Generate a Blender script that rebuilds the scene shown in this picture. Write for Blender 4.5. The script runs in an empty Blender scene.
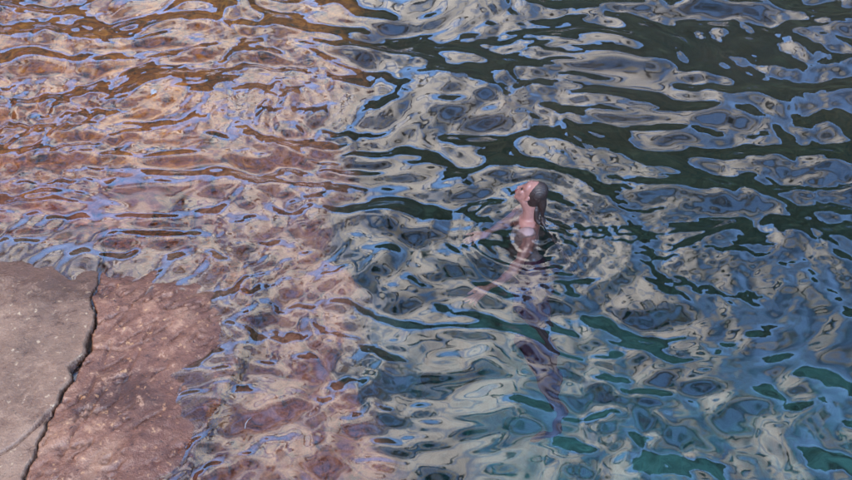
import bpy, bmesh, math, random
import numpy as np
from mathutils import Vector, Matrix, noise as mnoise
R = math.radians
C = bpy.context.scene.collection
sc = bpy.context.scene

# ------------------------------------------------------------------ camera
H, PITCH, FPX = 4.6, 40.0, 1170.0          # camera height over the water, degrees down, focal length in photo pixels
cd = bpy.data.cameras.new('camera'); cam = bpy.data.objects.new('camera', cd); C.objects.link(cam)
cam.location = (0, 0, H); cam.rotation_euler = (R(90 - PITCH), 0, 0)
cd.sensor_width = 36; cd.lens = 36 * FPX / 852.0; cd.clip_start = 0.05; cd.clip_end = 3000
sc.camera = cam

def at(px, py, z=0.0):
    """point at height z seen at a pixel of the 852x480 photograph"""
    dx, dz = (px - 426) / FPX, -(py - 240) / FPX
    c, s = math.cos(R(PITCH)), math.sin(R(PITCH))
    d = Vector((dx, c + dz * s, -s + dz * c))
    t = (z - H) / d.z
    return Vector((d.x * t, d.y * t, z))

# ------------------------------------------------------------------ world, sun, exposure
SUN_EL, SUN_AZ = 48.0, 200.0               # azimuth clockwise from +y (the view direction): behind the camera
w = bpy.data.worlds.new('World'); sc.world = w; w.use_nodes = True
nt = w.node_tree; N = nt.nodes; L = nt.links
for n in list(N): N.remove(n)
out = N.new('ShaderNodeOutputWorld'); bg = N.new('ShaderNodeBackground'); bg.inputs[1].default_value = 0.15
sky = N.new('ShaderNodeTexSky'); sky.sky_type = 'NISHITA'; sky.sun_disc = False
sky.sun_elevation = R(SUN_EL); sky.sun_rotation = R(SUN_AZ)
sky.air_density = 1.0; sky.dust_density = 0.2; sky.ozone_density = 6.0
def math_node(op, a, b=None, tree=None, clamp=False):
    T = tree or nt
    n = T.nodes.new('ShaderNodeMath'); n.operation = op; n.use_clamp = clamp
    for i, v in enumerate((a, b)):
        if v is None: continue
        if isinstance(v, (int, float)): n.inputs[i].default_value = v
        else: T.links.new(v, n.inputs[i])
    return n.outputs[0]
tc = N.new('ShaderNodeTexCoord'); sp = N.new('ShaderNodeSeparateXYZ'); L.new(tc.outputs['Generated'], sp.inputs[0])
zz = math_node('ADD', math_node('MAXIMUM', sp.outputs[2], 0.0), 0.12)
cb = N.new('ShaderNodeCombineXYZ')
L.new(math_node('DIVIDE', sp.outputs[0], zz), cb.inputs[0]); L.new(math_node('DIVIDE', sp.outputs[1], zz), cb.inputs[1])
cn = N.new('ShaderNodeTexNoise'); cn.inputs['Scale'].default_value = 1.4; cn.inputs['Detail'].default_value = 2.0
cn.inputs['Roughness'].default_value = 0.5; cn.inputs['Distortion'].default_value = 0.9
L.new(cb.outputs[0], cn.inputs['Vector'])
cov = N.new('ShaderNodeMapRange'); cov.interpolation_type = 'SMOOTHSTEP'
L.new(sp.outputs[2], cov.inputs[0])
cov.inputs[1].default_value = 0.42; cov.inputs[2].default_value = 0.58; cov.inputs[3].default_value = -0.25; cov.inputs[4].default_value = 0.07
thin = N.new('ShaderNodeMapRange'); thin.interpolation_type = 'SMOOTHSTEP'; L.new(sp.outputs[0], thin.inputs[0])   # cloud cover lowered to the right to turn the reflections bluer
thin.inputs[1].default_value = 0.08; thin.inputs[2].default_value = 0.40; thin.inputs[3].default_value = 0.0; thin.inputs[4].default_value = -0.02
full = N.new('ShaderNodeMapRange'); full.interpolation_type = 'SMOOTHSTEP'; L.new(sp.outputs[0], full.inputs[0])
full.inputs[1].default_value = -0.45; full.inputs[2].default_value = -0.10; full.inputs[3].default_value = 0.07; full.inputs[4].default_value = 0.0
dens = math_node('ADD', math_node('ADD', math_node('ADD', cn.outputs['Fac'], cov.outputs[0]), thin.outputs[0]), full.outputs[0])
cr = N.new('ShaderNodeMapRange'); cr.interpolation_type = 'SMOOTHSTEP'; L.new(dens, cr.inputs[0])
cr.inputs[1].default_value = 0.42; cr.inputs[2].default_value = 0.58
cmix = N.new('ShaderNodeMix'); cmix.data_type = 'RGBA'
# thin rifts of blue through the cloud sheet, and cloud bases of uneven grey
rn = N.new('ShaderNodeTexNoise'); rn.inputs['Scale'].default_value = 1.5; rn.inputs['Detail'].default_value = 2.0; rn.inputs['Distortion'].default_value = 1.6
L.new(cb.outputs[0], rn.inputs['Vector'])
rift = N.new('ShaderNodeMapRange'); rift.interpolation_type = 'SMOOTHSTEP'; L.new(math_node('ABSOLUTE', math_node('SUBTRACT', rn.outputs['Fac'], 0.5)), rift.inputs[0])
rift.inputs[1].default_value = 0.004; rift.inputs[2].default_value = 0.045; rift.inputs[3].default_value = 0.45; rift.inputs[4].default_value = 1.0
gn = N.new('ShaderNodeTexNoise'); gn.inputs['Scale'].default_value = 1.7; gn.inputs['Detail'].default_value = 2.0; gn.inputs['Distortion'].default_value = 0.7
L.new(cb.outputs[0], gn.inputs['Vector'])
gr = N.new('ShaderNodeValToRGB'); L.new(gn.outputs['Fac'], gr.inputs[0])
gr.color_ramp.elements[0].position = 0.40; gr.color_ramp.elements[0].color = (.20, .23, .29, 1)
gr.color_ramp.elements[1].position = 0.52; gr.color_ramp.elements[1].color = (1, .92, .87, 1)
gs = N.new('ShaderNodeVectorMath'); gs.operation = 'SCALE'; gs.inputs['Scale'].default_value = 3.7; L.new(gr.outputs[0], gs.inputs[0])
# invented dark contour veins in the sky, added to draw lines in the reflections
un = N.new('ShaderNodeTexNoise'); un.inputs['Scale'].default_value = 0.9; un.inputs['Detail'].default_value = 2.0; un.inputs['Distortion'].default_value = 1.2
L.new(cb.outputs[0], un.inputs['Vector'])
refl_vein = N.new('ShaderNodeMapRange'); refl_vein.interpolation_type = 'SMOOTHSTEP'
L.new(math_node('ABSOLUTE', math_node('SUBTRACT', math_node('FRACT', math_node('MULTIPLY', un.outputs['Fac'], 8.0)), 0.5)), refl_vein.inputs[0])
refl_vein.inputs[1].default_value = 0.01; refl_vein.inputs[2].default_value = 0.26; refl_vein.inputs[3].default_value = 0.06; refl_vein.inputs[4].default_value = 1.0
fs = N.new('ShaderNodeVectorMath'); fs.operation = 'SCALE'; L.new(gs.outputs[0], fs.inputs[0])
dimr = N.new('ShaderNodeMapRange'); dimr.interpolation_type = 'SMOOTHSTEP'; L.new(sp.outputs[0], dimr.inputs[0])   # cloud brightness lowered to the right to darken the reflections there
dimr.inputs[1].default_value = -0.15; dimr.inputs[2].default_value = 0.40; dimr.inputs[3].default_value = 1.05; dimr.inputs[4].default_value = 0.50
zen = N.new('ShaderNodeMapRange'); zen.interpolation_type = 'SMOOTHSTEP'; L.new(sp.outputs[2], zen.inputs[0])      # and dimmed overhead so the bed shows through the reflections
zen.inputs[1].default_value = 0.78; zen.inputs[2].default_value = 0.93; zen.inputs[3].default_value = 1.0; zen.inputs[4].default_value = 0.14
L.new(math_node('MULTIPLY', math_node('MULTIPLY', refl_vein.outputs[0], dimr.outputs[0]), zen.outputs[0]), fs.inputs['Scale'])
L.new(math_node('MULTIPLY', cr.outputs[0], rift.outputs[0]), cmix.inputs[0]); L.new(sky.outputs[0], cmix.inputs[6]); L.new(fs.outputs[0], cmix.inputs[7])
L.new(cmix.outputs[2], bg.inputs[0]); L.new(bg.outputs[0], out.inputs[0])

sd = bpy.data.lights.new('sun', 'SUN'); sd.energy = 0.5; sd.angle = R(14); sd.color = (1, 0.95, 0.88)
so = bpy.data.objects.new('sun', sd); C.objects.link(so)
az, el = R(SUN_AZ), R(SUN_EL)
so.rotation_euler = Vector((math.sin(az) * math.cos(el), math.cos(az) * math.cos(el), math.sin(el))).to_track_quat('Z', 'Y').to_euler()
sc.view_settings.view_transform = 'Standard'; sc.view_settings.look = 'None'
sc.view_settings.gamma = 1; sc.view_settings.use_curve_mapping = False
sc.view_settings.exposure = 3.45
sc.cycles.use_denoising = True
sc.cycles.max_bounces = 8; sc.cycles.transmission_bounces = 6; sc.cycles.diffuse_bounces = 2; sc.cycles.glossy_bounces = 4

# ------------------------------------------------------------------ helpers
def tag(o, label=None, cat=None, group=None, kind=None):
    if label: o['label'] = label
    if cat: o['category'] = cat
    if group: o['group'] = group
    if kind: o['kind'] = kind
    return o

def link_mesh(name, me, mat, parent=None):
    o = bpy.data.objects.new(name, me); C.objects.link(o)
    if mat: me.materials.append(mat)
    if parent: o.parent = parent
    return o

def grid_mesh(name, X, Y, Z, mask=None):
    ny, nx = X.shape
    idx = np.arange(nx * ny, dtype=np.int32).reshape(ny, nx)
    q = np.stack([idx[:-1, :-1], idx[:-1, 1:], idx[1:, 1:], idx[1:, :-1]], -1)
    if mask is not None: q = q[mask[:-1, :-1] & mask[1:, 1:] & mask[1:, :-1] & mask[:-1, 1:]]
    q = q.reshape(-1, 4)
    co = np.stack([X, Y, Z], -1).reshape(-1, 3).astype(np.float32)
    if mask is not None:
        used = np.zeros(len(co), bool); used[q.ravel()] = True
        remap = np.cumsum(used) - 1
        co = co[used]; q = remap[q].astype(np.int32)
    me = bpy.data.meshes.new(name)
    me.vertices.add(len(co)); me.vertices.foreach_set('co', co.ravel())
    me.loops.add(q.size); me.loops.foreach_set('vertex_index', q.ravel())
    me.polygons.add(len(q)); me.polygons.foreach_set('loop_start', np.arange(0, q.size, 4, dtype=np.int32))
    me.polygons.foreach_set('use_smooth', np.ones(len(q), bool))
    me.update(calc_edges=True)
    return me

def axis(lo, hi, step, far, grow=1.12):
    a = list(np.arange(lo, hi, step)); d = step
    while a[-1] < far: d *= grow; a.append(a[-1] + d)
    b = []; d = step; v = lo
    while v > -far: d *= grow; v -= d; b.append(v)
    return np.array(b[::-1] + a)

def sstep(a, b, x):
    t = np.clip((x - a) / (b - a), 0, 1); return t * t * (3 - 2 * t)

class Field:
    """band-limited random surface: a sum of plane waves; dirs in degrees (0 = travelling along +x)"""
    def __init__(s, seed, n, lmin, lmax, dmean, dspread, slope):
        r = np.random.RandomState(seed)
        lam = np.exp(r.uniform(math.log(lmin), math.log(lmax), n)); k = 2 * np.pi / lam
        th = np.radians(dmean + r.normal(0, 1, n) * dspread)
        s.kx, s.ky, s.ph = k * np.cos(th), k * np.sin(th), r.uniform(0, 6.28318, n)
        s.a = slope * math.sqrt(2.0 / n) / k
    def __call__(s, x, y):
        z = np.zeros_like(x)
        for kx, ky, p, a in zip(s.kx, s.ky, s.ph, s.a): z += a * np.sin(kx * x + ky * y + p)
        return z

def px_of(X, Y):
    """where a point of the water plane sits in the photograph: only used to read off places and slopes measured there"""
    c, s = math.cos(R(PITCH)), math.sin(R(PITCH))
    dep = Y * c + H * s; up = Y * s - H * c
    return 426 + FPX * X / dep, 240 - FPX * up / dep

def polydist(X, Y, pts):
    """distance to a polyline and parameter along it"""
    best = np.full(X.shape, 1e9); tt = np.zeros(X.shape); acc = 0
    for (x0, y0), (x1, y1) in zip(pts[:-1], pts[1:]):
        dx, dy = x1 - x0, y1 - y0; l2 = dx * dx + dy * dy
        t = np.clip(((X - x0) * dx + (Y - y0) * dy) / l2, 0, 1)
        d = np.hypot(X - x0 - t * dx, Y - y0 - t * dy)
        m = d < best; best = np.where(m, d, best); tt = np.where(m, acc + t * math.sqrt(l2), tt)
        acc += math.sqrt(l2)
    return best, tt

def side_x(Y, pts):
    """x of a line (given from near to far) at each y"""
    p = sorted(pts, key=lambda q: q[1]); return np.interp(Y, [q[1] for q in p], [q[0] for q in p])

# ------------------------------------------------------------------ materials
def mat(name):
    m = bpy.data.materials.new(name); m.use_nodes = True
    return m, m.node_tree, m.node_tree.nodes['Principled BSDF']
def ramp(T, fac, stops, interp='LINEAR'):
    r = T.nodes.new('ShaderNodeValToRGB'); r.color_ramp.interpolation = interp
    while len(r.color_ramp.elements) < len(stops): r.color_ramp.elements.new(0.5)
    for e, (p, c) in zip(r.color_ramp.elements, stops): e.position = p; e.color = (*c, 1)
    T.links.new(fac, r.inputs[0]); return r.outputs[0]
def tnoise(T, vec, scale, detail=6, rough=0.6, dist=0.0):
    n = T.nodes.new('ShaderNodeTexNoise'); n.inputs['Scale'].default_value = scale; n.inputs['Detail'].default_value = detail
    n.inputs['Roughness'].default_value = rough; n.inputs['Distortion'].default_value = dist
    T.links.new(vec, n.inputs['Vector']); return n.outputs['Fac']
def mix(T, f, a, b, mode='MIX'):
    n = T.nodes.new('ShaderNodeMix'); n.data_type = 'RGBA'; n.blend_type = mode
    for i, v in ((0, f), (6, a), (7, b)):
        if isinstance(v, (int, float)): n.inputs[i].default_value = v
        elif isinstance(v, tuple): n.inputs[i].default_value = (*v, 1)
        else: T.links.new(v, n.inputs[i])
    return n.outputs[2]
def bump(T, hgt, strength, dist, bs):
    b = T.nodes.new('ShaderNodeBump'); b.inputs['Strength'].default_value = strength; b.inputs['Distance'].default_value = dist
    T.links.new(hgt, b.inputs['Height']); T.links.new(b.outputs[0], bs.inputs['Normal'])
def objvec(T): return T.nodes.new('ShaderNodeTexCoord').outputs['Object']
def maprange(T, v, a, b, c=0.0, d=1.0):
    n = T.nodes.new('ShaderNodeMapRange'); n.interpolation_type = 'SMOOTHSTEP'; T.links.new(v, n.inputs[0])
    for i, x in enumerate((a, b, c, d)): n.inputs[i + 1].default_value = x
    return n.outputs[0]
def attr(T, name):
    n = T.nodes.new('ShaderNodeAttribute'); n.attribute_name = name; return n.outputs['Fac']

def rock_material(name, base, dark, pale, speck, wet=0.55):
    m, T, B = mat(name); v = objvec(T)
    n1 = tnoise(T, v, 2.2, 8, 0.65, 0.4); n2 = tnoise(T, v, 14, 8, 0.7, 0.3); n3 = tnoise(T, v, 70, 4, 0.7)
    c = ramp(T, n1, [(0.30, dark), (0.5, base), (0.72, pale)])
    c = mix(T, maprange(T, n2, 0.55, 0.68), c, pale)
    c = mix(T, maprange(T, n2, 0.42, 0.30), c, dark)
    n4 = tnoise(T, v, 26, 5, 0.6)
    c = mix(T, maprange(T, n4, 0.62, 0.68), c, speck)
    c = mix(T, maprange(T, tnoise(T, v, 38, 6, 0.7, 1.0), 0.40, 0.33), c, tuple(x * 0.35 for x in dark))
    sx = T.nodes.new('ShaderNodeSeparateXYZ'); T.links.new(v, sx.inputs[0])        # algae on what stays under water
    az_ = T.nodes.new('ShaderNodeMath'); az_.operation = 'MULTIPLY_ADD'; T.links.new(n2, az_.inputs[0]); az_.inputs[1].default_value = 0.10; T.links.new(sx.outputs[2], az_.inputs[2])
    alg = ramp(T, n4, [(0.33, (.04, .008, .002)), (0.50, (.20, .042, .003)), (0.66, (.45, .13, .014))])
    c = mix(T, maprange(T, az_.outputs[0], 0.045, -0.01), c, alg)
    wetm = maprange(T, az_.outputs[0], 0.102, 0.062)                               # soaked margin: darker and glossier
    c = mix(T, wetm, c, mix(T, 1.0, c, (.50, .40, .36), 'MULTIPLY'))
    T.links.new(maprange(T, az_.outputs[0], 0.065, 0.120, 0.16, wet), B.inputs['Roughness'])
    c = mix(T, maprange(T, tnoise(T, v, 1.1, 6, 0.75, 0.8), 0.50, 0.62, 0.0, 0.5), c, pale)
    c = mix(T, maprange(T, attr(T, 'crack_shade'), 0.25, 0.7), c, (.040, .018, .010))  # shade inside the crack, put into the rock colour as dark brown
    T.links.new(mix(T, 0.35, c, mix(T, n3, (0, 0, 0), (1, 1, 1)), 'OVERLAY'), B.inputs['Base Color'])
    
    h = T.nodes.new('ShaderNodeMath'); h.operation = 'ADD'; T.links.new(n2, h.inputs[0]); T.links.new(n3, h.inputs[1])
    bump(T, h.outputs[0], 0.6, 0.014, B)
    return m
M = {}
M['slab'] = rock_material('grey_rock', (.130, .074, .046), (.078, .043, .026), (.168, .104, .068), (.27, .20, .13), 0.9)
M['ledge'] = rock_material('red_rock', (.150, .066, .038), (.060, .020, .010), (.21, .115, .068), (.34, .20, .10), 0.5)

# seabed: shelf colours by where the algae grows, attributes painted per vertex from the place (biology, not light)
m, T, B = mat('seabed'); M['bed'] = m
v = objvec(T)
n1 = tnoise(T, v, 1.6, 8, 0.65, 0.6); n2 = tnoise(T, v, 9, 8, 0.7, 0.5); n3 = tnoise(T, v, 45, 5, 0.7)
algae = ramp(T, n2, [(0.36, (.02, .003, .001)), (0.50, (.27, .055, .003)), (0.66, (.55, .16, .012))])
pink = ramp(T, n2, [(0.35, (.03, .005, .002)), (0.46, (.18, .034, .013)), (0.60, (.32, .090, .042)), (0.72, (.40, .16, .09))])
deep = mix(T, attr(T, 'sand'), ramp(T, n1, [(0.38, (.006, .007, .005)), (0.52, (.026, .024, .018)), (0.66, (.08, .075, .06))]), ramp(T, n1, [(0.36, (.02, .03, .027)), (0.50, (.19, .22, .205)), (0.66, (.36, .40, .37))]))
olive = ramp(T, n1, [(0.35, (.012, .0025, .0005)), (0.6, (.040, .008, .001)), (0.75, (.20, .045, .006))])
c = mix(T, attr(T, 'algae'), pink, algae)
c = mix(T, attr(T, 'olive'), c, olive)
c = mix(T, attr(T, 'deep'), c, deep)
c = mix(T, 0.3, c, mix(T, n3, (0, 0, 0), (1, 1, 1)), 'OVERLAY')
hs = T.nodes.new('ShaderNodeVectorMath'); hs.operation = 'SCALE'; hs.inputs['Scale'].default_value = 0.5; T.links.new(maprange(T, attr(T, 'shelf'), 0, 1, 0.75, 0.8), hs.inputs['Scale']); T.links.new(c, hs.inputs[0])
T.links.new(hs.outputs[0], B.inputs['Base Color']); B.inputs['Roughness'].default_value = 0.8
bump(T, n3, 0.5, 0.01, B)

# water: a true refracting sheet with absorbing water below it
m, T, B = mat('water'); M['water'] = m
T.nodes.remove(B); mo = T.nodes['Material Output']
g = T.nodes.new('ShaderNodeBsdfGlass'); g.inputs['IOR'].default_value = 1.52; g.inputs['Roughness'].default_value = 0.0
T.links.new(g.outputs[0], mo.inputs['Surface'])
va = T.nodes.new('ShaderNodeVolumeAbsorption'); va.inputs['Color'].default_value = (0.24, 0.66, 0.68, 1); va.inputs['Density'].default_value = 0.55
T.links.new(va.outputs[0], mo.inputs['Volume'])

m, T, B = mat('headland'); M['hill'] = m
v = objvec(T)
T.links.new(ramp(T, tnoise(T, v, 0.35, 8, 0.7), [(0.35, (.012, .018, .008)), (0.6, (.035, .045, .020)), (0.75, (.10, .09, .07))]), B.inputs['Base Color'])
B.inputs['Roughness'].default_value = 0.95

# ------------------------------------------------------------------ places read off the photograph
def W(*p): return [tuple(at(px, py)[:2]) for px, py in p]
CRACK = W((103, 236), (103, 262), (95, 300), (95, 330), (88, 352), (72, 385), (58, 410), (40, 450), (22, 500))
BRANCH = W((60, 408), (38, 432), (10, 455), (-40, 480))
LEDGE_EDGE = W((150, 215), (205, 245), (208, 275), (206, 315), (190, 360), (165, 410), (135, 465), (100, 520))
STEP = W((208, -80), (210, 60), (212, 200), (222, 300), (205, 420), (180, 560))
SHELF_EDGE = W((330, -150), (338, 40), (346, 150), (352, 260), (378, 380), (392, 520), (400, 650))

# ------------------------------------------------------------------ seabed
xs = axis(-3.6, 3.4, 0.02, 260, 1.13); ys = axis(3.2, 9.6, 0.02, 260, 1.13)
X, Y = np.meshgrid(xs, ys)
big = Field(11, 30, 1.2, 4.0, 0, 180, 0.10)(X, Y); mid = Field(12, 40, 0.25, 1.0, 0, 180, 0.16)(X, Y); fin = Field(13, 50, 0.06, 0.22, 0, 180, 0.18)(X, Y)
near = 1 - sstep(9, 30, np.hypot(X, Y - 6))
xe = side_x(Y, SHELF_EDGE) - 0.10 + 0.10 * np.sin(Y * 5.1) + 0.05 * np.sin(Y * 13 + 1)
xt = side_x(Y, STEP) + 0.04 * np.sin(Y * 9)
xl = side_x(Y, LEDGE_EDGE) + 0.03 * np.sin(Y * 14)
pxx, pyy = px_of(X, np.maximum(Y, 1))
shelf = -0.30 - 0.10 * sstep(-0.1, 0.3, X - xt)
shelf += -0.12 * sstep(7.0, 9.5, Y)
rockup = 1 - sstep(-0.02, 0.10, X - xl)                          # the ledge's foot
shelf += 0.20 * rockup * (1 - sstep(5.55, 6.6, Y))
deepness = sstep(-0.05, 0.75, X - xe)
olv = sstep(6.5, 7.7, Y - 0.08 * X)
dz = -2.6 + 1.75 * olv
Z = shelf * (1 - deepness) + dz * deepness
Z += near * (big * (0.3 + 1.6 * deepness) + mid * (0.3 + 0.9 * deepness) + fin * 0.2)
Z = np.where(Z > -0.07, -0.07 + (Z + 0.07) * 0.1, Z)
Z = Z * near - 4.0 * (1 - near)
Z += 8.0 * (1 - sstep(-12.0, -5.0, X)) * sstep(-30, -10, Y) * (1 - sstep(10, 40, Y)) # land rising on the left
me = grid_mesh('seabed', X, Y, Z)
def add_attr(me, name, arr):
    a = me.attributes.new(name, 'FLOAT', 'POINT'); a.data.foreach_set('value', arr.astype(np.float32).ravel())
patch = Field(15, 30, 0.4, 1.6, 0, 180, 0.1)(X, Y); patch /= patch.std()
al = np.clip(sstep(5.9, 6.7, Y + 0.12 * patch) + 0.55 * sstep(0.6, 1.6, patch), 0, 1)
al *= (1 - sstep(-0.1, 0.5, X - xt) * (1 - sstep(7.2, 8.2, Y)) * 0.7)
add_attr(me, 'algae', al); add_attr(me, 'sand', 1 - sstep(4.9, 7.0, Y + 0.25 * np.abs(X - 0.4))); add_attr(me, 'shelf', 1 - sstep(0.0, 0.35, X - xe)); add_attr(me, 'deep', sstep(-0.12, 0.45, X - xe + 0.5 * mid) * (1 - olv)); add_attr(me, 'olive', olv * sstep(0.0, 0.5, X - xe))
bed = link_mesh('seabed', me, M['bed']); tag(bed, 'rocky seabed shelf dropping into deep teal water', 'seabed', kind='structure')

# ------------------------------------------------------------------ the two rocks at the lower left
FISSURES = [W((152, 288), (122, 322), (106, 338)), W((112, 345), (100, 375), (88, 396), (84, 420)), W((152, 330), (128, 375), (118, 400)), W((104, 392), (76, 436), (62, 462)), W((95, 352), (125, 352), (150, 345))]
def rock_patch(name, inside, ztop, material, label, cat):
    step = 0.009
    x0 = np.arange(-3.6, -0.9, step); y0 = np.arange(3.35, 6.6, step)
    A, Bq = np.meshgrid(x0, y0)
    msk = inside(A, Bq)
    z = ztop(A, Bq)
    me = grid_mesh(name, A, Bq, z, msk)
    cov_ = np.empty(len(me.vertices) * 3, np.float32); me.vertices.foreach_get('co', cov_); cov_ = cov_.reshape(-1, 3)
    a_ = me.attributes.new('crack_shade', 'FLOAT', 'POINT'); a_.data.foreach_set('value', groove(cov_[:, 0].astype(float), cov_[:, 1].astype(float)).astype(np.float32))
    bm = bmesh.new(); bm.from_mesh(me)
    be = [e for e in bm.edges if e.is_boundary]                  # give the rock its sides and thickness
    r = bmesh.ops.extrude_edge_only(bm, edges=be)
    for vv in [g_ for g_ in r['geom'] if isinstance(g_, bmesh.types.BMVert)]: vv.co.z -= 0.45
    for f in bm.faces: f.smooth = True
    bm.to_mesh(me); bm.free()
    o = link_mesh(name, me, material); tag(o, label, cat); return o
fr1 = Field(21, 60, 0.04, 0.30, 0, 180, 0.13); fr2 = Field(22, 30, 0.5, 1.8, 0, 180, 0.035); strat = Field(23, 40, 0.05, 0.25, 135, 22, 0.22)
jag = Field(24, 40, 0.04, 0.30, 0, 180, 0.9)
def warp(A, Bq): return 0.10 * jag(A, Bq) , 0.10 * jag(A + 7, Bq + 3)
def crack_x(A, Bq): return side_x(Bq, CRACK) + 0.3 * jag(A * 0 + 1.3, Bq)
def gap(Bq): return 0.0015
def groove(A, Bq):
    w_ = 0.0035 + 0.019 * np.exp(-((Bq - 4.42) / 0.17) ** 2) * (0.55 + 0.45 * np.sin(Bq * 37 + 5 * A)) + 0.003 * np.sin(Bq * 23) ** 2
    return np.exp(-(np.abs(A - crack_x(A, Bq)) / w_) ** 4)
def cut(z, A, Bq):
    zc = z - 0.10 * groove(A, Bq)
    return np.where((z > 0.006) & (zc < 0.006), 0.006 + 0.05 * (zc - 0.006), zc)
def slope_down(A, Bq):                                            # both dip under the water towards the far side
    return 0.044 - 0.045 * sstep(4.8, 5.35, Bq) - 0.40 * sstep(5.15, 6.7, Bq)
def slab_in(A, Bq): return (A < crack_x(A, Bq) - gap(Bq)) & (Bq < 6.45 + 0.05 * np.sin(A * 6))
def slab_z(A, Bq):
    z = slope_down(A, Bq) + fr2(A, Bq) + fr1(A, Bq) * 0.45
    z = cut(z, A, Bq)
    d2, t2 = polydist(A + 0.15 * jag(A, Bq), Bq + 0.15 * jag(A + 3, Bq), BRANCH); z -= 0.05 * 0.6 * np.exp(-(d2 / 0.008) ** 2)
    return z
def ledge_in(A, Bq): return (A > crack_x(A, Bq) + gap(Bq)) & (A < side_x(Bq, LEDGE_EDGE) + 0.26 + 0.25 * jag(A, Bq)) & (Bq < 6.45)
def ledge_z(A, Bq):
    e = side_x(Bq, LEDGE_EDGE) + 0.26 - A
    z = slope_down(A, Bq) - 0.004 + fr2(A + 5, Bq) + fr1(A, Bq) * 0.4 + strat(A, Bq) * 0.5 * (1 - 0.5 * sstep(5.2, 5.8, Bq))
    z -= 0.085 * np.exp(-(np.maximum(e, 0) / 0.24))
    for pl in FISSURES:
        d3, t3 = polydist(A + 0.10 * jag(A, Bq), Bq + 0.10 * jag(A + 3, Bq), pl); z -= 0.020 * np.exp(-(d3 / 0.006) ** 2) * (0.6 + 0.4 * np.sin(t3 * 25))
    sw = np.abs(strat(A * 1.0 + 9, Bq)); z -= 0.022 * np.exp(-(sw / 0.0012) ** 2) * sstep(-0.3, 0.6, jag(A + 2, Bq) * 20)
    return cut(z, A, Bq)
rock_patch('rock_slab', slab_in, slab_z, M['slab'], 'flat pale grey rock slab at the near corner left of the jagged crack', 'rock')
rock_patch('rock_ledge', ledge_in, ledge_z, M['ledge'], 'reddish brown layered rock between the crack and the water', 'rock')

# ------------------------------------------------------------------ water surface
SW = at(530, 232)                                                  # where the swimmer's neck meets the water
xs = axis(-3.7, 3.5, 0.0095, 260, 1.10); ys = axis(3.3, 9.7, 0.0105, 260, 1.10)
X, Y = np.meshgrid(xs, ys)
PX, PY = px_of(X, np.maximum(Y, 1))
near = 1 - sstep(8, 40, np.hypot(X, Y - 6))
calm_rock = sstep(-0.25, 0.55, X - side_x(Y, LEDGE_EDGE)) ; calm = np.maximum(calm_rock, sstep(5.3, 6.6, Y))
# gentle bending of the crests
bx = Field(31, 14, 0.9, 2.6, 0, 180, 0.25)(X, Y); by = Field(32, 14, 0.9, 2.6, 0, 180, 0.25)(X, Y)
Xw, Yw = X + bx, Y + by
swell = Field(33, 34, 0.55, 1.5, 97, 40, 0.10)(Xw, Yw)
sw2 = Field(37, 34, 0.45, 1.3, 60, 80, 0.11)(Xw, Yw); nr = 1 - sstep(4.6, 6.6, Y)
swell = swell * (1 - 0.75 * nr) + sw2 * 0.8 * nr
chop = Field(34, 60, 0.22, 0.55, 100, 75, 0.14)(Xw, Yw)
small = Field(35, 70, 0.10, 0.24, 100, 90, 0.062)(Xw, Yw)
fine = Field(36, 70, 0.045, 0.12, 0, 180, 0.035)(X + 0.5 * bx, Y + 0.5 * by)
shelfm = 1 - sstep(-0.25, 0.35, X - side_x(Y, SHELF_EDGE))
farm = sstep(6.5, 8.5, Y)
gust = Field(38, 16, 0.8, 2.4, 20, 60, 0.3)(X, Y); gust /= gust.std(); gust = np.clip(1 + 0.45 * gust, 0.35, 1.8)
fineamt = 0.35 + 1.0 * shelfm * (1 - 0.7 * farm)
rsw = np.hypot(X - SW.x - 0.25, (Y - SW.y))
fineamt += 1.5 * np.exp(-(rsw / 0.55) ** 2)
fineamt += 0.5 * sstep(0.7, 1.8, X) * sstep(-6.6, -5.2, -Y)
small *= 1 + 1.0 * shelfm * (1 - farm)
small *= gust; fineamt *= gust
fineamt += 1.2 * np.exp(-((X - at(640, 230).x) / 0.6) ** 2 - ((Y - at(640, 230).y) / 0.6) ** 2)
Zw = swell * (0.3 + 0.7 * calm) * (0.85 + 0.35 * farm) + chop * (0.30 + 0.70 * calm) * (0.85 + 0.25 * farm) \
   + small * (0.75 + 0.25 * calm) * (1 - 0.3 * farm) + fine * fineamt * (0.3 + 0.7 * calm)
# rings spreading from the swimmer
r = np.hypot(X - SW.x, Y - SW.y)
r = r + 0.8 * Field(41, 12, 0.25, 0.9, 0, 180, 0.35)(X, Y)
Zw += 0.0021 * np.sin(2 * np.pi * r / 0.085) * np.exp(-((r - 0.30) / 0.24) ** 2)
Zw += 0.009 * np.cos(2 * np.pi * (r - 0.62) / 0.34) * np.exp(-((r - 0.62) / 0.22) ** 2)
Zw = Zw * near
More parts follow.
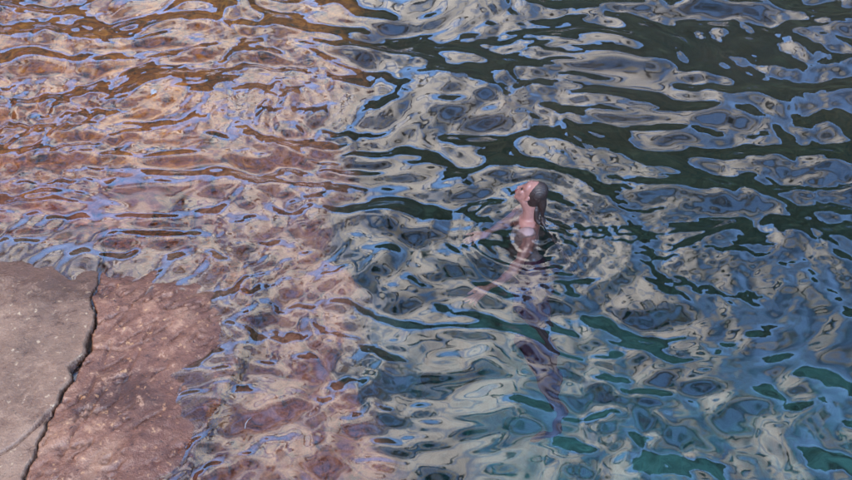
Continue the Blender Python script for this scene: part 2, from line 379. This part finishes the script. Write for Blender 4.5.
# the steep backs of the larger waves: (place read off the photograph, length and height in its pixels)
for wx, wy, wl, wh in ((60, 62, 150, 14), (250, 72, 130, 9), (40, 152, 100, 10), (120, 148, 80, 8), (180, 18, 130, 10), (20, 100, 90, 9), (290, 110, 50, 7), (60, 222, 110, 6), (30, 246, 90, 6), (110, 252, 80, 6), (140, 215, 60, 6), (20, 205, 60, 5), (400, 212, 80, 14), (722, 190, 70, 13), (505, 133, 140, 9), (650, 128, 90, 9), (790, 152, 130, 14), (300, 140, 60, 10),
                       (412, 146, 55, 10), (590, 112, 60, 8), (455, 100, 40, 8), (640, 38, 220, 24), (800, 82, 100, 14), (60, 30, 200, 16), (150, 84, 200, 13),
                       (55, 130, 120, 10), (150, 232, 45, 8), (250, 243, 55, 5), (450, 325, 50, 7), (395, 466, 45, 7), (165, 182, 26, 6), (350, 50, 100, 12), (640, 395, 50, 6)):
    c_ = at(wx, wy); mpp = (at(wx, wy - 1) - at(wx, wy + 1)).length / 2
    a_, b_ = wl * 0.5 * 0.0064 * (1 + (240 - wy) / 900), wh * 0.75 * mpp
    u_, v_ = (X - c_.x) + 0.3 * bx, (Y - c_.y) + 0.3 * by + 0.03 * np.sin(X * 3.0)
    Zw += -0.24 * v_ * np.exp(-u_ ** 2 / (2 * a_ ** 2) - v_ ** 2 / (2 * b_ ** 2))
watero = link_mesh('water', grid_mesh('water', X, Y, Zw), M['water'])
tag(watero, 'rippling water mirroring clouds, blue sky and dark shore', 'water', kind='structure')

# ------------------------------------------------------------------ the far shore, seen only in reflection
th = np.linspace(R(-100), R(100), 260); hh = np.linspace(0, 1, 40)
TH, HH = np.meshgrid(th, hh)
top = 27 + 4 * sstep(0.02, 0.5, TH) + 5 * np.sin(TH * 2.1 + 0.5) + 3 * np.sin(TH * 5.3) + 1.4 * np.sin(TH * 13) + 0.8 * np.sin(TH * 31 + 2) + 0.5 * np.sin(TH * 67)
rad = 42 + 26 * HH + 2.0 * np.sin(TH * 17 + HH * 9) + 1.0 * np.sin(TH * 41 - HH * 21)
Zh = -5 + (top + 5) * np.sin(HH * np.pi / 2)
hill = link_mesh('headland', grid_mesh('headland', rad * np.sin(TH), rad * np.cos(TH), Zh), M['hill'])
tag(hill, 'dark wooded headland across the cove', 'hill', kind='structure')

rnd = random.Random(5)
# ------------------------------------------------------------------ the swimmer: upright in the water, facing left, head tilted back
def blob(bm, c, r, sc_=(1, 1, 1), rot=None, sub=2):
    mtx = Matrix.Translation(c) @ (rot.to_4x4() if rot else Matrix.Identity(4)) @ Matrix.Diagonal((r * sc_[0], r * sc_[1], r * sc_[2], 1))
    bmesh.ops.create_icosphere(bm, subdivisions=sub, radius=1, matrix=mtx)
def limb(bm, pts, sub=2, flat=None):
    """tapering limb through (x, y, z, r) joints"""
    for a, b in zip(pts[:-1], pts[1:]):
        pa, pb = Vector(a[:3]), Vector(b[:3]); n = max(2, int((pb - pa).length / (min(a[3], b[3]) * 0.28)))
        for i in range(n + 1):
            t = i / n; blob(bm, pa.lerp(pb, t), a[3] * (1 - t) + b[3] * t, flat or (1, 1, 1), None, sub)
def solid(name, bm, material, parent, voxel=0.005, smooth=6):
    me = bpy.data.meshes.new('tmp'); bm.to_mesh(me); bm.free()
    o = bpy.data.objects.new('tmp', me); C.objects.link(o)
    r = o.modifiers.new('r', 'REMESH'); r.mode = 'VOXEL'; r.voxel_size = voxel; r.use_smooth_shade = True
    q = o.modifiers.new('s', 'SMOOTH'); q.factor = 0.5; q.iterations = smooth
    dg = bpy.context.evaluated_depsgraph_get(); dg.update()
    m2 = bpy.data.meshes.new_from_object(o.evaluated_get(dg)); m2.name = name
    bpy.data.objects.remove(o); bpy.data.meshes.remove(me)
    return link_mesh(name, m2, material, parent)
def skinlike(name, col, rough, var, sss=0.0):
    m, T, B = mat(name); v = objvec(T)
    T.links.new(mix(T, tnoise(T, v, 18, 4, 0.6), tuple(c * (1 - var) for c in col), tuple(min(1, c * (1 + var)) for c in col)), B.inputs['Base Color'])
    B.inputs['Roughness'].default_value = rough; B.inputs['Specular IOR Level'].default_value = 0.12; B.inputs['Subsurface Weight'].default_value = sss; B.inputs['Subsurface Radius'].default_value = (.02, .008, .004)
    return m
M['skin'] = skinlike('skin', (.140, .066, .056), 0.36, 0.28); M['hair'] = skinlike('wet_hair', (.010, .004, .0035), 0.5, 0.5)
T = M['hair'].node_tree; wv_ = T.nodes.new('ShaderNodeTexWave'); wv_.bands_direction = 'Y'; wv_.inputs['Scale'].default_value = 45; wv_.inputs['Distortion'].default_value = 4
T.links.new(objvec(T), wv_.inputs['Vector']); bump(T, wv_.outputs['Fac'], 0.4, 0.004, T.nodes['Principled BSDF'])
M['skin'].node_tree.nodes['Principled BSDF'].inputs['Specular IOR Level'].default_value = 0.25; M['hair'].node_tree.nodes['Principled BSDF'].inputs['Specular IOR Level'].default_value = 0.35; M['hair'].node_tree.nodes['Principled BSDF'].inputs['Roughness'].default_value = 0.5
M['cloth'] = skinlike('leggings', (.030, .008, .020), 0.7, 0.3); M['top'] = skinlike('swim_top', (.13, .09, .09), 0.6, 0.2)
M['lip'] = skinlike('lips', (.10, .028, .028), 0.4, 0.1); M['eye'] = skinlike('eye', (.012, .007, .006), 0.2, 0.1)

S = at(524, 218)
person = bpy.data.objects.new('person', None); C.objects.link(person); person.location = S + Vector((0, 0, -0.010))
tag(person, 'swimmer upright in the water, facing left with dark wet hair slicked back', 'person')
bm = bmesh.new()
# trunk: shoulders run along y because she faces -x
for (x, y, z, r, wy) in ((.028, 0, -.045, .070, 1.5), (.030, -.01, -.08, .085, 1.75), (.022, -.03, -.13, .095, 1.6), (.020, -.07, -.19, .092, 1.45), (.024, -.12, -.25, .082, 1.35),
                         (.03, -.18, -.32, .080, 1.35), (.04, -.23, -.38, .092, 1.5), (.045, -.27, -.44, .10, 1.55)):
    blob(bm, (x, y, z), r, (1, wy, 1), None, 3)
limb(bm, [(.035, .0, -.06, .062), (.030, .0, .03, .043), (.033, 0, .14, .045)], 2)
limb(bm, [(.03, -.14, -.075, .052), (.02, -.18, -.08, .047), (-.03, -.30, -.13, .040), (-.085, -.40, -.16, .036)])
limb(bm, [(-.085, -.40, -.16, .036), (-.16, -.48, -.155, .034), (-.25, -.57, -.15, .024)])
limb(bm, [(.03, .12, -.075, .052), (.01, .15, -.08, .046), (-.07, .10, -.11, .040), (-.13, .03, -.11, .036)])
limb(bm, [(-.13, .03, -.11, .036), (-.18, -.03, -.095, .034), (-.25, -.10, -.075, .024)])
def hand(bm, p, d, up):
    """palm, four fingers of unequal length bent at the knuckles, and a thumb from the side of the palm"""
    p = Vector(p); d = Vector(d).normalized(); side = d.cross(Vector(up)).normalized(); nrm = side.cross(d)
    for k in range(4):
        o = p + side * (0.024 - 0.016 * k)
        limb(bm, [(*(p + side * (0.012 - 0.008 * k)), .017), (*(o + d * .075), .0125)], 1)
        ln = (.066, .076, .071, .055)[k]; b = o + d * .075; sp_ = side * (0.008 - 0.006 * k)
        limb(bm, [(*b, .0105), (*(b + d * ln * .5 + sp_ - nrm * .006), .0092), (*(b + d * ln + sp_ * 1.6 - nrm * .024), .0078)], 1)
    t0 = p + side * .026 + d * .02
    limb(bm, [(*t0, .0145), (*(t0 + side * .028 + d * .026 - nrm * .008), .0115), (*(t0 + side * .036 + d * .056 - nrm * .016), .009)], 1)
hand(bm, (-.255, -.575, -.15), (-.75, -.62, .02), (0, 0, 1))
hand(bm, (-.255, -.105, -.075), (-.75, -.6, .0), (0, 0, 1))
LEG = [(.05, .07, -.28, -.47, .088), (.06, .06, -.48, -.61, .070), (.06, .05, -.68, -.74, .053), (.07, .05, -.84, -.85, .052), (.08, .04, -1.08, -1.00, .033)]
for sy in (-1, 1):                                               # legs trail down and back towards the camera
    limb(bm, [(x_ + .03 * sy, y_ + w_ * sy, z_, r_) for x_, w_, y_, z_, r_ in LEG])
    limb(bm, [(.08 + .03 * sy, -1.08 + .04 * sy, -1.00, .034), (.06 + .03 * sy, -1.16 + .04 * sy, -1.05, .030), (.02 + .03 * sy, -1.26 + .04 * sy, -1.09, .020)], 2, (1.1, 1, .8))
# head, built facing -x and then tipped back
HR = Matrix.Rotation(R(-24), 4, 'Z') @ Matrix.Rotation(R(36), 4, 'Y') @ Matrix.Diagonal((.74, .76, .95, 1)); HO = Vector((.028, 0, .208))
def hp(x, y, z): return tuple(HO + (HR @ Vector((x, y, z))))
hr3 = HR.to_3x3()
hb = [((.018, 0, .030), .088, (1.06, .84, 1.0)), ((-.010, 0, -.030), .070, (1.0, .86, 1.15)), ((-.030, 0, -.075), .042, (1.0, 1.0, .9)),
      ((-.052, 0, -.098), .022, (1, 1.2, .9)), ((-.055, 0, .035), .042, (.7, 1.35, 1.1)), ((-.074, 0, .012), .016, (.8, 2.2, .7)),
      ((-.062, .034, -.022), .024, (.8, 1, 1)), ((-.062, -.034, -.022), .024, (.8, 1, 1)),
      ((-.088, 0, -.004), .010, (1, .9, 1.6)), ((-.093, 0, -.018), .012, (1.0, .9, 1.3)), ((-.100, 0, -.032), .0135, (1, 1, .9)),
      ((-.098, .011, -.038), .008, (1, 1, .8)), ((-.098, -.011, -.038), .008, (1, 1, .8)), ((-.078, 0, -.060), .020, (.8, 1.3, 1.3)),
      ((.008, .076, -.008), .018, (.9, .45, 1.5)), ((.008, -.076, -.008), .018, (.9, .45, 1.5))]
for c_, r_, s_ in hb: blob(bm, hp(*c_), r_, s_, hr3, 3)
limb(bm, [(.032, 0, .08, .043), (*hp(.020, 0, -.06), .050)], 2)
solid('body', bm, M['skin'], person, 0.0042, 3)
for sy in (-1, 1):
    bm = bmesh.new(); blob(bm, hp(-.0775, .030 * sy, -.004), .0095, (1, 1.2, .8), hr3, 3)
    me = bpy.data.meshes.new('eye'); bm.to_mesh(me); bm.free(); link_mesh('eye', me, M['eye'], person)
bm = bmesh.new(); blob(bm, hp(-.096, 0, -.058), .009, (.9, 2.2, .6), hr3, 2); blob(bm, hp(-.094, 0, -.068), .0095, (.9, 2.0, .6), hr3, 2)
solid('lips', bm, M['lip'], person, 0.003, 2)
# hair: slicked back over the skull, a heavy wet lock down the neck and strands floating behind
bm = bmesh.new()
blob(bm, hp(.032, 0, .040), .088, (1.0, .92, 1.0), hr3, 3); blob(bm, hp(.058, 0, .000), .074, (.9, .92, 1.15), hr3, 3); blob(bm, hp(.070, 0, -.045), .048, (.8, 1.1, 1.2), hr3, 3)
limb(bm, [(.088, -.03, .20, .040), (.104, -.035, .14, .028), (.108, -.035, .09, .016), (.112, -.03, .05, .008)])
limb(bm, [(.070, .02, .16, .032), (.070, -.02, .09, .022), (.075, -.03, .02, .015), (.11, -.05, -.02, .010)])
for k in range(9):
    a = rnd.uniform(-1, 1); l = rnd.uniform(.6, 1.2)
    limb(bm, [(.11, -.02 + .03 * a, .02, .012), (.16, -.05 + .08 * a, -.035, .010), (.16 + .09 * l, -.10 + .22 * a, -.05, .008), (.15 + .16 * l, -.16 + .34 * a, -.06, .005)], 1)
solid('hair', bm, M['hair'], person, 0.004, 2)
bm = bmesh.new()
for (x, y, z, r, wy) in ((.022, -.035, -.135, .100, 1.58), (.020, -.07, -.19, .098, 1.45), (.024, -.12, -.25, .088, 1.36), (.03, -.17, -.30, .085, 1.35)): blob(bm, (x, y, z), r, (1, wy, .9), None, 3)
limb(bm, [(.0, -.09, -.07, .062), (.02, -.10, -.05, .060)], 2); limb(bm, [(.0, .08, -.07, .062), (.02, .09, -.05, .060)], 2)
solid('swim_top', bm, M['top'], person, 0.006, 4)
bm = bmesh.new()
for (x, y, z, r, wy) in ((.035, -.205, -.345, .088, 1.42), (.04, -.23, -.38, .098, 1.5), (.045, -.27, -.44, .106, 1.55)): blob(bm, (x, y, z), r, (1, wy, 1), None, 3)
for sy in (-1, 1):
    limb(bm, [(x_ + .03 * sy, y_ + w_ * sy, z_, r_ + .007) for x_, w_, y_, z_, r_ in LEG])
    limb(bm, [(.08 + .03 * sy, -1.08 + .04 * sy, -1.00, .041), (.06 + .03 * sy, -1.16 + .04 * sy, -1.05, .037), (.02 + .03 * sy, -1.26 + .04 * sy, -1.09, .027)], 2, (1.1, 1, .8))
solid('leggings', bm, M['cloth'], person, 0.006, 4)

# ------------------------------------------------------------------ things afloat
m, T, B = mat('down'); M['down'] = m; B.inputs['Base Color'].default_value = (.20, .20, .21, 1); B.inputs['Roughness'].default_value = 0.8
def water_z(x, y):
    i = int(np.clip(np.searchsorted(ys, y), 1, len(ys) - 1)); j = int(np.clip(np.searchsorted(xs, x), 1, len(xs) - 1)); return float(Zw[i, j])
def afloat(px, py):
    c = at(px, py); return Vector((c.x, c.y, water_z(c.x, c.y)))
fe = bpy.data.objects.new('feather', None); C.objects.link(fe); fe.location = afloat(154, 97) + Vector((0, 0, .006)); fe.rotation_euler = (R(20), 0, R(75))
tag(fe, 'small white downy feather floating on the water above the brown shelf', 'feather')
bm = bmesh.new()
for k in range(46):                                               # barbs springing from the quill, ragged at the tips
    t = k / 45; x = -.030 + .060 * t; wd = .022 * math.sin(math.pi * (0.12 + 0.85 * t)) * rnd.uniform(.6, 1.15)
    for sy in (-1, 1):
        a = Vector((x, 0, .004 * math.sin(math.pi * t))); b = a + Vector((.008, sy * wd, .004 + .004 * rnd.random()))
        vs = [bm.verts.new(a + Vector((-.0012, 0, 0))), bm.verts.new(a + Vector((.0012, 0, 0))), bm.verts.new(b + Vector((.0009, 0, 0))), bm.verts.new(b + Vector((-.0009, 0, 0))), bm.verts.new((a + b) / 2 + Vector((0, 0, .0025)))]
        for q in ((0, 1, 4), (1, 2, 4), (2, 3, 4), (3, 0, 4), (3, 2, 1, 0)): bm.faces.new([vs[i] for i in q])
me = bpy.data.meshes.new('vane'); bm.to_mesh(me); bm.free(); link_mesh('vane', me, M['down'], fe)
bm = bmesh.new(); limb(bm, [(-.045, 0, -.002, .0014), (0, 0, .004, .0012), (.030, 0, .001, .0006)], 1)
me = bpy.data.meshes.new('quill'); bm.to_mesh(me); bm.free(); link_mesh('quill', me, M['down'], fe)
st = afloat(247, 425); bm = bmesh.new()
limb(bm, [(.018, .042, .003, .0014), (.004, .026, .004, .002), (-.006, .0, .005, .002), (-.006, -.032, .003, .0014)], 1)
me = bpy.data.meshes.new('grass_stalk'); bm.to_mesh(me); bm.free(); gs_ = link_mesh('grass_stalk', me, M['down']); gs_.location = st
tag(gs_, 'short curved pale stalk floating right of the red rock', 'stalk')
